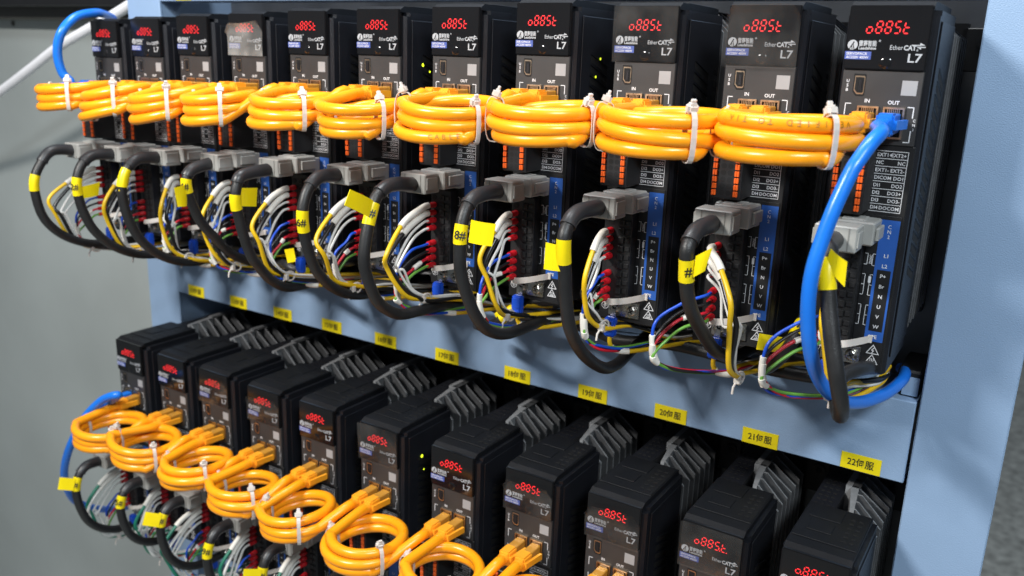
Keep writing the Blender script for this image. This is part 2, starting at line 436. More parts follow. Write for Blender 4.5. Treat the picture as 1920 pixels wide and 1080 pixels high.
    for x in (-.08, .11):
        m = MB(); t = .014; x0, x1, z0, z1 = x-.078, x+.078, -.825, -.588
        for (a, b, c, d) in ((x0, x1, z1-t, z1), (x0, x1, z0, z0+t), (x0, x0+t, z0+t, z1-t), (x1-t, x1, z0+t, z1-t)): m.box(a, b, -.034, -.0142, c, d, 0)
        m.quad([(x0+t, -.0165, z0+t), (x1-t, -.0165, z0+t), (x1-t, -.0165, z1-t), (x0+t, -.0165, z1-t)], 1)
        for q in range(7): m.box(x-.048+q*.014, x-.042+q*.014, -.030, -.0167, z1-.045, z1-t, 0)
        part(m, 'network_port', [BRASS, HOLE], pp)
    m = MB(); m.box(-.300, .300, -.008, .02, -2.715, -.877, bev=.006); m.box(.045, .285, -.014, -.008, -2.68, -1.42, bev=.004)
    lp = part(m, 'lower_panel', BLK2)
    # io table
    m = MB(); y = -.0095; rows = [('EXT1+', 'EXT2+'), ('NC', 'NC'), ('EXT1-', 'EXT2-'), ('DICOM', 'DO1'), ('DI1', 'DO2'), ('DI2', 'DO3+'), ('DI3', 'DO3-'), ('DI4', 'DOCOM')]
    x0, x1, zt, hh = .022, .258, -.920, .0590
    for k in range(9): m.line([(x0, zt-k*hh), (x1, zt-k*hh)], .0045, y)
    m.line([(x0, zt), (x0, zt-8*hh)], .0045, y); m.line([(x1, zt), (x1, zt-8*hh)], .0045, y)
    for k, (a, b) in enumerate(rows):
        m.text(a, x0+.014, zt-(k+.5)*hh, .027, y, al='L', bold=.012); m.text(b, x1-.012, zt-(k+.5)*hh, .027, y, al='R', bold=.012)
    part(m, 'pin_table', PRINT, lp)
    # io plug with orange levers
    m = MB(); m.box(-.225, .030, -.315, -.008, -1.395, -.905, bev=.008)
    for k in range(8):
        for x in (-.125, -.068): m.disc(x, -.3165, -.955-k*.0555, .023, 1, 12)
    io = part(m, 'signal_plug', [BLK2, HOLE])
    for x in (-.192, -.008):
        m = MB()
        for k in range(8):
            z = -.935-k*.0555
            m.box(x-.018, x-.001, -.336, -.314, z-.045, z, bev=.003); m.box(x+.001, x+.018, -.336, -.314, z-.045, z, bev=.003)
        part(m, 'lever_row', ORG, io)
    # power terminal block
    m = MB(); m.box(-.215, .040, -.130, -.008, -2.495, -1.66, bev=.008)
    for k in range(10):
        z = -1.745-k*.0805
        m.cyl((-.165, -.1305, z), (0, -1, 0), .031, .003, 1, 14)
        m.box(-.085, -.03, -.150, -.129, z-.028, z+.028, 0, bev=.004); m.box(-.02, .03, -.142, -.129, z-.020, z+.024, 0, bev=.004)
        m.box(-.072, -.045, -.1515, -.150, z-.012, z+.014, 1)
    part(m, 'terminal_block', [BLK2, HOLE])
    # blue terminal strip
    m = MB(); y = -.0155
    m.quad([(.135, y, -2.452), (.277, y, -2.452), (.277, y, -1.452), (.135, y, -1.452)], 0)
    m.quad([(.158, y-.0008, -2.365), (.262, y-.0008, -2.365), (.262, y-.0008, -1.856), (.158, y-.0008, -1.856)], 2)
    for k, ch in enumerate('CN2'): m.text(ch, .205, -1.505-k*.04, .028, y-.001, 1, bold=.0)
    for t, z in (('L1', -1.738), ('L2', -1.822), ('P+', -1.906), ('Br', -1.990), ('N', -2.074), ('U', -2.158), ('V', -2.242), ('W', -2.326), ('PE', -2.412)):
        m.text(t, .209, z, .030, y-.0016, 1, bold=.012)
    part(m, 'terminal_strip', [BLUEP, PRINT, BLK2], lp)
    m = MB(); L = lambda *p: m.line(list(p), .0045, y)
    L((.055, -1.735), (.075, -1.735), (.075, -1.825), (.055, -1.825)); L((.130, -1.735), (.112, -1.735), (.112, -1.828), (.130, -1.828))
    m.text('220AC', .098, -1.782, .018, y, rot=math.pi/2, bold=.02)
    L((.055, -1.905), (.075, -1.905), (.075, -2.075), (.055, -2.075)); L((.055, -1.990), (.075, -1.990))
    L((.130, -1.905), (.112, -1.905), (.112, -2.075), (.130, -2.075)); L((.112, -1.990), (.130, -1.990)); m.box(.102, .122, -.0162, -.0150, -1.972, -1.920)
    for xa, xb in ((.055, .075), (.130, .112)):
        L((xa, -2.158), (xb, -2.158), (xb, -2.325), (xa, -2.325)); L((.112, -2.242), (.130, -2.242)) if xb > .1 else L((.060, -2.242), (.075, -2.242))
    part(m, 'terminal_brackets', PRINT, lp)
    for k, z in enumerate((-2.523, -2.607)):
        m = MB(); T = [(.168, z-.032), (.262, z-.032), (.215, z+.042), (.168, z-.032)]
        m.line(T, .006, y)
        if k == 0: m.line([(.222, z+.016), (.206, z-.004), (.223, z-.006), (.210, z-.024)], .006, y)
        else:
            for q in range(3): m.line([(.202+q*.013, z-.014), (.206+q*.013, z), (.202+q*.013, z+.010)], .005, y)
            m.line([(.193, z-.021), (.238, z-.021)], .006, y)
        part(m, 'warning_symbol', PRINT, lp)
    m = MB()
    C = [(-.235+.034*math.cos(2*math.pi*k/18), -2.585+.034*math.sin(2*math.pi*k/18)) for k in range(19)]
    m.line(C, .005, y-.002); m.line([(-.235, -2.563), (-.235, -2.585)], .005, y-.002)
    for q, w in enumerate((.020, .013, .006)): m.line([(-.235-w, -2.585-q*.009), (-.235+w, -2.585-q*.009)], .004, y-.002)
    part(m, 'earth_symbol', PRINT, lp)
    # earth plate and screws
    m = MB(); m.box(-.19, .125, -.034, -.008, -2.665, -2.515, bev=.004)
    pl = part(m, 'earth_plate', STEEL)
    for x in (-.115, .060):
        m = MB(); c = (x, -.034, -2.588)
        m.cyl(c, (0, -1, 0), .058, .012, 0, 24); m.tube([(x, -.046, -2.588), (x, -.066, -2.588), (x, -.074, -2.588)], lambda t: .050-.018*t*t, 0, 22)
        for a in (.5, .5+math.pi/2):
            d = Vector((math.cos(a), 0, math.sin(a)))*.026; n = Vector((-d.z, 0, d.x))*.25; q = Vector((x, -.0755, -2.588))
            m.quad([q-d-n, q+d-n, q+d+n, q-d+n], 1)
        part(m, 'screw', [STEEL, HOLE], pl)
    # white cover strap across the bottom of the terminal block
    P = catmull([(-.18, -.150, -2.505), (-.10, -.185, -2.495), (.02, -.175, -2.47), (.13, -.09, -2.445), (.185, -.022, -2.432)], 6)
    m = MB()
    for a, b in zip(P[:-1], P[1:]):
        n = Vector((0, .012, 0)); u = Vector((0, 0, .030))
        m.add([a-u, b-u, b+u, a+u, a-u+n, b-u+n, b+u+n, a+u+n], [(0, 1, 2, 3), (7, 6, 5, 4), (3, 2, 6, 7), (0, 4, 5, 1)], 0)
    m.box(.165, .200, -.034, -.016, -2.465, -2.400, bev=.003)
    part(m, 'locking_strap', WHT)
    return r

proto = make_drive()
DRV = {}
for row, PT in (('upper', UP), ('lower', LO)):
    for i in range(1, 12):
        o = proto if (row, i) == ('upper', 1) else copy_tree(proto)
        o.location = (PT[i]+BASE)*S
        if row == 'upper':
            lab = 'black servo drive, %s in the upper row, lit red digits' % ORD[i]
            if i in (4, 9, 10): lab = 'black servo drive, %s in the upper row, clear film peeling off its display' % ORD[i]
            if i == 11: lab = 'black servo drive, rightmost in the upper row, blue plug in its port'
        else: lab = 'black servo drive in the lower row, %s, under the yellow %d sticker' % (ORD[i], 11+i)
        tag(o, lab, 'servo drive', 'servo drives in the %s row' % row)
        DRV[row, i] = o

# protective film left on some displays (a part of that drive)
def film(row, i, kind):
    rd = random.Random(i*7+len(row)); P = (UP if row == 'upper' else LO)[i]; m = MB(); y0 = -.046
    x0, x1, z0, z1 = -.312, .290, -.322, .150
    if kind == 'corner': x0, z0 = -.33, -.335
    nx, nz = 20, 14; vs = []; fs = []
    ph = rd.uniform(0, 6)
    def top(u):
        if kind == 'corner': return min(z1+.012, z0+.30+.62*min(1, u*2.1)**.8) - max(0, u-.86)**2*4.5
        if kind == 'low': return z0+.385+.02*math.sin(u*4+ph)-max(0, .12-u)*.9-max(0, u-.9)*.7
        return z1
    for a in range(nx+1):
        for b in range(nz+1):
            u, v = a/nx, b/nz; zt = top(u)
            lift = .004+.006*math.sin(u*5+ph)*math.sin(v*4+ph*2)
            curl = max(0, v-.8)**2*1.0 if kind != 'full' else max(0, abs(u-.5)*2-.85)*.08*v
            vs.append((x0+(x1-x0)*u, y0-max(.001, lift)-curl, z0+(zt-z0)*v))
    for a in range(nx):
        for b in range(nz):
            q = a*(nz+1)+b
            fs.append((q, q+nz+1, q+nz+2, q+1))
    m.add([Vector(v)+P for v in vs], fs, 0, True)
    o = m.build('protective_film', MILK if (row, i) == ('upper', 4) else FILM, DRV[row, i], P+BASE)
    o['label'] = 'clear film peeling off the display'
for row, i, k in (('upper', 4, 'low'), ('upper', 9, 'full'), ('upper', 10, 'corner'), ('lower', 3, 'low'), ('lower', 4, 'low'), ('lower', 6, 'full'),
                  ('lower', 8, 'low'), ('lower', 9, 'low'), ('lower', 10, 'full')): film(row, i, k)
# decimal points lit on two lower displays
for i in (9, 10, 11):
    m = MB(); P = LO[i]
    for k in {9: (1,), 10: (3, 4), 11: (0, 1, 2)}[i]:
        m.disc(-.166+k*.0655+.052, -.0415, -.046, .006, 0, 8)
    m.v = [v+P for v in m.v]
    m.build('decimal_points', REDL, DRV['lower', i], P+BASE)
# status lights glowing through the side vents
for row, i, L in (('upper', 5, [(.5, -.43, .020), (.62, -.33, .010)]), ('upper', 6, [(.30, -.40, .018), (.42, -.47, .011)]), ('upper', 4, [(.45, -.5, .008)]),
                  ('upper', 8, [(.5, -.33, .012), (.42, -.50, .012)]),
                  ('lower', 6, [(.36, -.27, .020), (.40, -.46, .010)]), ('lower', 5, [(.48, -.22, .011), (.46, -.32, .007)]), ('lower', 4, [(.46, -.5, .008)])):
    m = MB(); P = (UP if row == 'upper' else LO)[i]
    for y, z, s in L:
        m.add([Vector((.341, y+s*math.cos(a*math.pi/5), z+s*math.sin(a*math.pi/5)))+P for a in range(10)], [tuple(range(10))])
    m.build('status_light', GREENL, DRV[row, i], P+BASE)

# ---------------------------------------------------------------- helpers for cables
def plug_mesh(m, P, mi=0, scale=1.0):
    """network plug in a port: body, stepped boot; P = port centre on the front"""
    x, y, z = P
    m.box(x-.054, x+.054, y-.24, y-.02, z-.072, z+.072, mi+1, bev=.008)
    m.box(x-.064, x+.064, y-.37, y-.20, z-.082, z+.082, mi, bev=.016, seg=2)
    for k in range(5):
        w = .066-.0035*k
        m.tube([(x, y-.36-k*.032, z), (x, y-.378-k*.032, z)], w, mi, 16); m.tube([(x, y-.375-k*.032, z), (x, y-.398-k*.032, z)], w*.84, mi, 16)
    return m
def latch_mesh(m, P, mi=0):
    x, y, z = P
    m.prism([(x+.056, y-.36), (x+.086, y-.36), (x+.122, y-.10), (x+.094, y-.10)], z-.034, z+.034, 'xy', mi)
    return m

def tie_loop(name, c, rad, n_in, zc0, zc1, label, group, tailflip=1):
    """white cable tie strapped round a stack of strands: loop in the plane of (rad, z) at c"""
    o = Vector((c.x, c.y, zc1)); m = MB()
    w = .080; tan = Vector((-rad.y, rad.x, 0))
    loop = []
    for a in range(20):
        t = 2*math.pi*a/20; cu, su = math.cos(t), math.sin(t)
        px = math.copysign(abs(cu)**.6, cu)*w; pz = math.copysign(abs(su)**.7, su)
        loop.append(Vector((c.x, c.y, 0))+rad*px+Vector((0, 0, (zc0+zc1)/2+pz*(zc1-zc0)/2)))
    vs = []; fs = []; hw = .021
    for p in loop: vs += [p-tan*hw, p+tan*hw]
    cen = sum(loop, Vector())/20
    for p in loop:
        d = (p-cen).normalized()*.008; vs += [p-tan*hw+d, p+tan*hw+d]
    for a in range(20):
        b = (a+1) % 20
        fs += [(2*a, 2*b, 2*b+1, 2*a+1), (40+2*a, 40+2*a+1, 40+2*b+1, 40+2*b), (2*a, 40+2*a, 40+2*b, 2*b), (2*a+1, 2*b+1, 40+2*b+1, 40+2*a+1)]
    m.add(vs, fs, 0)
    r = empty(name, o, label, 'cable tie', group)
    m.build('strap', WHT, r, o)
    h = MB(); h.box(-.043, .043, -.038, .038, -.026, .052, bev=.018, seg=2); h.box(-.020, .020, -.012, .012, .045, .082, bev=.005)
    rot = Matrix.Rotation(math.atan2(tan.y, tan.x), 3, 'Z') @ Matrix.Rotation(.35*tailflip, 3, 'X')
    h.v = [o+rot @ (v+Vector((0, 0, .012))) for v in h.v]
    h.build('head', WHT, r, o)
    return r

# ---------------------------------------------------------------- yellow coiled patch cables between neighbours
def coil(row, i):
    PT = UP if row == 'upper' else LO
    rd = random.Random(i*31+(7 if row == 'upper' else 3))
    A = PT[i]+Vector((.11, 0, -.705)); B = PT[i+1]+Vector((-.08, 0, -.705))
    if row == 'upper':
        cx = {1: .58, 2: .50, 3: .47, 4: .36, 5: .50, 6: .42, 7: .50, 8: .56, 9: .585, 10: .555}[i]+i
        zt = {1: -.78, 2: -.80, 3: -.76, 4: -.76, 5: -.72, 6: -.74, 7: -.66, 8: -.63, 9: -.63, 10: -.61}[i]
        R = {1: .41, 2: .40, 3: .41, 4: .37, 5: .42, 6: .38, 7: .45, 8: .475, 9: .48, 10: .475}[i]
        cy = -.80
    else:
        cx = {1: .68, 2: .48, 3: .54, 4: .43, 5: .37, 6: .42, 7: .50}.get(i, .55)+i; zt = -5.40+(.02 if i < 4 else -.04); R = .42; cy = -.80
    rr = .058
    tilt = {1: .12, 2: .16, 3: .20, 4: .14, 7: .15, 6: .13, 5: .12, 10: .03, 9: .06, 8: .10}.get(i, rd.uniform(.05, .12)) if row == 'upper' else rd.uniform(-.02, .10)
    roll = {1: .10, 2: .20, 3: .16, 4: .08}[i] if i < 5 and row == 'upper' else rd.uniform(-.12, .12) if row == 'lower' else rd.uniform(-.03, .03)
    turns = 2.5; N = 30
    pts = [A+Vector((0, -.40, 0)), A+Vector((0, -.53, 0))]
    th0, th1 = math.radians(212), math.radians(180+360*turns-32)
    jr = [rd.uniform(-.035, .025) for _ in range(8)]; jz = [rd.uniform(-.018, .014) for _ in range(8)]
    if row == 'lower': jr = [j*1.6 for j in jr]
    def pos(th):
        tt = (th-math.radians(180))/(2*math.pi)          # turns done
        k = tt*1.0
        s = min(2.0, max(0.0, k-.12)); lev = -.116*s*(1 if row == 'upper' else .95)
        e = int(tt*2) % 8; e2 = (e+1) % 8; f = tt*2-int(tt*2); f = f*f*(3-2*f)
        r = R+jr[e]*(1-f)+jr[e2]*f
        dx, dy = r*math.cos(th), r*math.sin(th)*.98
        return Vector((cx+dx, cy+dy, zt+lev+dy*tilt+dx*roll+jz[e]*(1-f)+jz[e2]*f))
    n = int(N*turns)
    for k in range(n+1): pts.append(pos(th0+(th1-th0)*k/n))
    pts += [B+Vector((0, -.55, 0)), B+Vector((0, -.40, 0))]
    O = Vector((cx, cy, zt-.3))
    a, b = ORD[i], ORD[i+1]
    lab = 'coiled yellow patch cable between %s and %s drives, %s row' % (a, b, row)
    r = empty('patch_cable', O, lab, 'cable', 'coiled yellow patch cables of the %s row' % row)
    MB().tube(catmull(pts, 3), rr, 0, 12).build('cable', YEL, r, O)
    prt = {('upper', 10): ('VERIFIED TO TIA', 0, 236, 7.0, True), ('upper', 7): ('CABLE', 2, 286, 7.0, False)}.get((row, i))
    if prt:
        t, turn, deg, step, flip = prt; m = MB()
        for k, ch in enumerate(t[::-1] if flip else t):
            if ch == ' ': continue
            th = math.radians(deg+k*step)+2*math.pi*turn; p = pos(th); tg = (pos(th+.01)-pos(th-.01)).normalized()
            rad = Vector((math.cos(th), math.sin(th), 0)); n = (rad+Vector((0, 0, .25))).normalized(); n = (n-tg*n.dot(tg)).normalized(); up = n.cross(tg)
            if flip: tg, up = -tg, -up
            m.text(ch, 0, 0, .042, 0, right=tg, up=up, org=p+n*(rr+.0012), bold=.0)
        m.build('jacket_print', JINK, r, O)
    for P in (A, B):
        pg = plug_mesh(MB(), P).build('plug', [YPLUG, YTIP], r, O)
        latch_mesh(MB(), P).build('latch', YPLUG, pg, O)
    # two ties
    for side, deg in (('left', rd.uniform(186, 212)), ('right', rd.uniform(314, 342))):
        th = math.radians(deg); ps = [pos(th+2*math.pi*k) for k in range(3) if th0-.2 <= th+2*math.pi*k <= th1+.2]
        c = sum(ps, Vector())/len(ps); zs = [p.z for p in ps]
        tie_loop('cable_tie', c, Vector((math.cos(th), math.sin(th), 0)), 3, min(zs)-.076, max(zs)+.076,
                 'white cable tie on the %s side of the yellow coil between %s and %s drives, %s row' % (side, a.replace('from ', 'from '), b, row)
                 if False else 'white tie, %s side of yellow %s row coil under %s drive' % (side, row, a), 'white cable ties on the yellow coils', rd.choice((-1, 1)))
    return r
for i in range(1, 11):
    coil('upper', i); coil('lower', i)

# ---------------------------------------------------------------- encoder cables: grey connector, black cable, yellow marker
PROFILE = [(-.60, -1.545), (-.86, -1.545), (-1.02, -1.66), (-1.10, -1.86), (-1.09, -2.08), (-1.03, -2.30), (-.92, -2.52), (-.70, -2.74), (-.38, -2.90), (0, -2.96), (.5, -2.97), (1.0, -2.99)]
VAR = {1: [(-.54, -1.54), (-.87, -1.53), (-1.05, -1.71), (-1.14, -1.9), (-1.14, -2.11), (-1.08, -2.37), (-.94, -2.57), (-.73, -2.73), (-.44, -2.85), (-.08, -2.89), (.5, -2.9), (1.0, -2.93)],
       4: [(-.58, -1.56), (-.83, -1.61), (-.92, -1.71), (-.91, -1.87), (-.84, -2.07), (-.74, -2.26), (-.57, -2.46), (-.39, -2.66), (-.17, -2.79), (.21, -2.96), (.7, -3.0), (1.1, -3.0)],
       5: [(-.61, -1.57), (-.96, -1.6), (-1.04, -1.7), (-1.07, -1.86), (-1.04, -2.03), (-.98, -2.26), (-.88, -2.51), (-.78, -2.64), (-.61, -2.83), (-.36, -2.98), (-.08, -3.01), (.15, -3.01), (.53, -3.0), (1.0, -3.0)],
       7: [(-.58, -1.56), (-.93, -1.53), (-1.13, -1.62), (-1.22, -1.79), (-1.29, -2.02), (-1.31, -2.24), (-1.24, -2.46), (-1.11, -2.67), (-.84, -2.84), (-.54, -2.88), (-.2, -2.90), (.4, -2.96), (1.0, -3.0)],
       8: [(-.59, -1.55), (-.94, -1.56), (-1.1, -1.66), (-1.17, -1.83), (-1.18, -2.0), (-1.16, -2.22), (-1.08, -2.45), (-.98, -2.65), (-.81, -2.83), (-.55, -2.94), (-.27, -2.96), (.14, -2.96), (.8, -3.0)],
       9: [(-.59, -1.55), (-.99, -1.55), (-1.16, -1.67), (-1.18, -1.82), (-1.13, -2.07), (-1.09, -2.28), (-.98, -2.57), (-.71, -2.86), (-.3, -3.11), (.01, -3.17), (.32, -3.12), (.9, -3.02)],
       10: [(-.60, -1.56), (-.93, -1.57), (-1.09, -1.67), (-1.08, -1.82), (-1.03, -2.02), (-.88, -2.23), (-.62, -2.46), (-.29, -2.71), (.15, -2.9), (.6, -2.98), (1.0, -3.0)],
       11: [(-.60, -1.56), (-.95, -1.56), (-1.10, -1.66), (-1.10, -1.86), (-1.02, -2.15), (-.95, -2.42), (-.88, -2.68), (-.80, -2.88), (-.66, -3.0), (-.52, -2.94), (-.40, -2.84), (-.1, -2.82), (.5, -2.95)]}
MARK = {1: (3.2, '', None), 2: (3.3, '2#', [(154, 372), (184, 366), (187, 341), (152, 350)]), 3: (2.5, '', [(222, 358), (236, 362), (243, 332), (229, 327)]),
        4: (2.6, '4#', [(333, 388), (350, 386), (350, 345), (326, 352)]), 5: (3.2, '', [(442, 386), (480, 387), (482, 352), (441, 352)]),
        6: (3.6, '6#', None), 7: (2.9, '7#', [(645, 385), (700, 412), (703, 378), (656, 355)]), 8: (3.3, '8#', [(879, 454), (923, 462), (930, 420), (884, 412)]),
        9: (3.05, '', [(1020, 504), (1055, 509), (1057, 460), (1024, 454)]), 10: (3.2, '#', [(1300, 520), (1322, 508), (1336, 464), (1305, 480)]),
        11: (3.0, '', [(1548, 496), (1584, 538), (1589, 491), (1558, 466)])}
def encoder(row, i):
    P0 = (UP if row == 'upper' else LO)[i]; rd = random.Random(i*13+(1 if row == 'upper' else 2))
    prof = VAR.get(i, PROFILE) if row == 'upper' else PROFILE
    if row == 'lower':
        s = rd.uniform(.75, .9); prof = [(-.6+(y+.6)*s*.85, -1.545+(z+1.545)*s) for y, z in PROFILE]
    X = P0.x-.085; drift = rd.uniform(-.02, .05)
    if row == 'upper': drift = {9: .0, 10: .02, 11: .035}.get(i, drift)
    pts = [Vector((X+drift*max(0, k-(3 if i == 11 else 5))*.5, P0.y+y, P0.z+z)) for k, (y, z) in enumerate(prof)]
    if (row, i) == ('upper', 11):
        pts = pts[:2]+[at(a, b, 1, y) for a, b, y in [(1556, 468, -1.02), (1551, 512, -1.10), (1554, 576, -1.14), (1560, 637, -1.18), (1568, 700, -1.20), (1576, 752, -1.14), (1577, 776, -1.0),
                                                      (1574, 778, -.86), (1570, 762, -.74), (1568, 735, -.66), (1580, 705, -.55), (1620, 690, -.2), (1650, 690, .5)]]
    O = Vector((X, P0.y, P0.z-1.6))
    n = {'upper': 'upper row', 'lower': 'lower row'}[row]
    r = empty('encoder_cable', O, 'black cable with grey connector hooked into the %s drive, %s' % (ORD[i], n), 'cable', 'black encoder cables of the %s' % n)
    # connector
    m = MB(); cx, cz = P0.x-.08, P0.z-1.545; y = P0.y
    m.box(cx-.158, cx+.158, y-.60, y-.37, cz-.098, cz+.098, 0, bev=.010)
    for sx in (-1, 1): m.box(cx+sx*.158-.012, cx+sx*.158+.012, y-.585, y-.42, cz-.060, cz+.060, 0, bev=.004)
    for sx in (-.098, .098): m.box(cx+sx-.004, cx+sx+.004, y-.604, y-.599, cz-.088, cz+.088, 1)
    m.box(cx-.075, cx+.235, y-.395, y-.10, cz-.065, cz+.115, 0, bev=.012)
    m.box(cx-.02, cx+.15, y-.36, y-.16, cz+.110, cz+.128, 0, bev=.005)
    m.box(cx+.236, cx+.262, y-.34, y-.12, cz-.03, cz+.07, 0, bev=.006)
    m.box(cx+.2345, cx+.2375, y-.31, y-.20, cz+.072, cz+.080, 1); m.box(cx+.2345, cx+.2375, y-.31, y-.20, cz-.045, cz-.037, 1)
    m.box(cx-.16, cx+.21, y-.105, y-.01, cz-.085, cz+.085, 0, bev=.006)
    cn = m.build('connector', [GREY, GREYD], r, O)
    c = catmull(pts, 8)
    MB().tube(c, .058, 0, 14).build('cable', RUB, r, O)
    MB().tube(c[0:15], lambda t: .074-.007*t, 0, 14).tube(c[13:15], .072, 0, 14).build('boot', BOOT, r, O)
    # marker
    mk, txt, flag = MARK[i] if row == 'upper' else (2.6+rd.uniform(-.3, .3), rd.choice(['2#', '5#', '8#', '9#']), None)
    k0 = int(mk*8)-4; seg = c[k0:k0+9]
    m = MB(); m.tube(seg, .0625, 0, 16, caps=False)
    mid = seg[4]; ax = (seg[8]-seg[0]).normalized()
    view = Vector((.55, -.83, 0)); nrm = (view-ax*view.dot(ax)).normalized()
    if flag:
        q = [at(a, b, 1, mid.y-.01) if i >= 8 else at(a, b, 0, mid.x+.02) for a, b in flag]
        if i >= 10: q = [at(a, b, 1, mid.y-.02) for a, b in flag]
        cc = sum(q, Vector())/4
        t = Vector((.006, -.004, 0)) if i < 8 else Vector((0, -.006, 0))
        # bend slightly: subdivide along the first edge
        vs = []; nn = 6
        nq = (q[1]-q[0]).cross(q[3]-q[0]).normalized()
        for a in range(nn+1):
            u = a/nn; bow = nq*(.018*math.sin(u*math.pi))
            p, w = q[0].lerp(q[1], u)+bow, q[3].lerp(q[2], u)+bow
            vs += [p, w, p+nq*.006, w+nq*.006]
        fs = []
        for a in range(nn):
            b = 4*a; fs += [(b, b+4, b+5, b+1), (b+2, b+3, b+7, b+6), (b, b+2, b+6, b+4), (b+1, b+5, b+7, b+3)]
        fs += [(0, 1, 3, 2), (4*nn, 4*nn+2, 4*nn+3, 4*nn+1)]
        m.add(vs, fs, 0, False)
    elif row == 'lower' and i % 2:
        a = mid+nrm*.07; sd = ax.cross(nrm)
        m.add([a-ax*.09, a+ax*.09, a+ax*.09+sd*.2+nrm*.05, a-ax*.09+sd*.2+nrm*.05], [(0, 1, 2, 3)], 0)
    tg = m.build('marker', TAG, r, O)
    if txt:
        up = -ax if ax.z < 0 else ax; right = -nrm.cross(up)
        right = up.cross(nrm)
        MB().text(txt, 0, 0, .075, 0, right=right, up=up, org=mid+nrm*.0650, wid=.10 if len(txt) > 1 else .06, bold=.02).build('lettering', INK, tg, O)
    return r
for i in range(1, 12):
    encoder('upper', i); encoder('lower', i)

# ---------------------------------------------------------------- single wires
TERM = ['first', 'second', 'third', 'fourth', 'fifth', 'sixth', 'seventh', 'eighth', 'ninth']
def wire(name, pts, r, wm, label, cat, group, cap=None, sleeve=None, band=None, seg=8):
    O = Vector(pts[0]); root = empty(name, O, label, cat, group)
    c = catmull(pts, 7)
    MB().tube(c, r, 0, seg).build('insulation', wm, root, O)
    if cap:
        p = Vector(cap); m = MB()
        m.tube([p, p+Vector((0, -.05, 0)), p+Vector((0, -.055, 0)), p+Vector((0, -.11, 0))], lambda t: .031 if t < .55 else .026, 0, 12)
        m.build('ferrule', CAPR, root, O)
    if sleeve:
        a, b, rr = sleeve; MB().tube(c[a:b], rr, 0, 10).build('sleeve', SLV, root, O)
    if band:
        a, b, rr = band; m = MB().tube(c[a:b], rr, 0, 10)
        bd = m.build('number_sleeve', SLV, root, O)
    return root

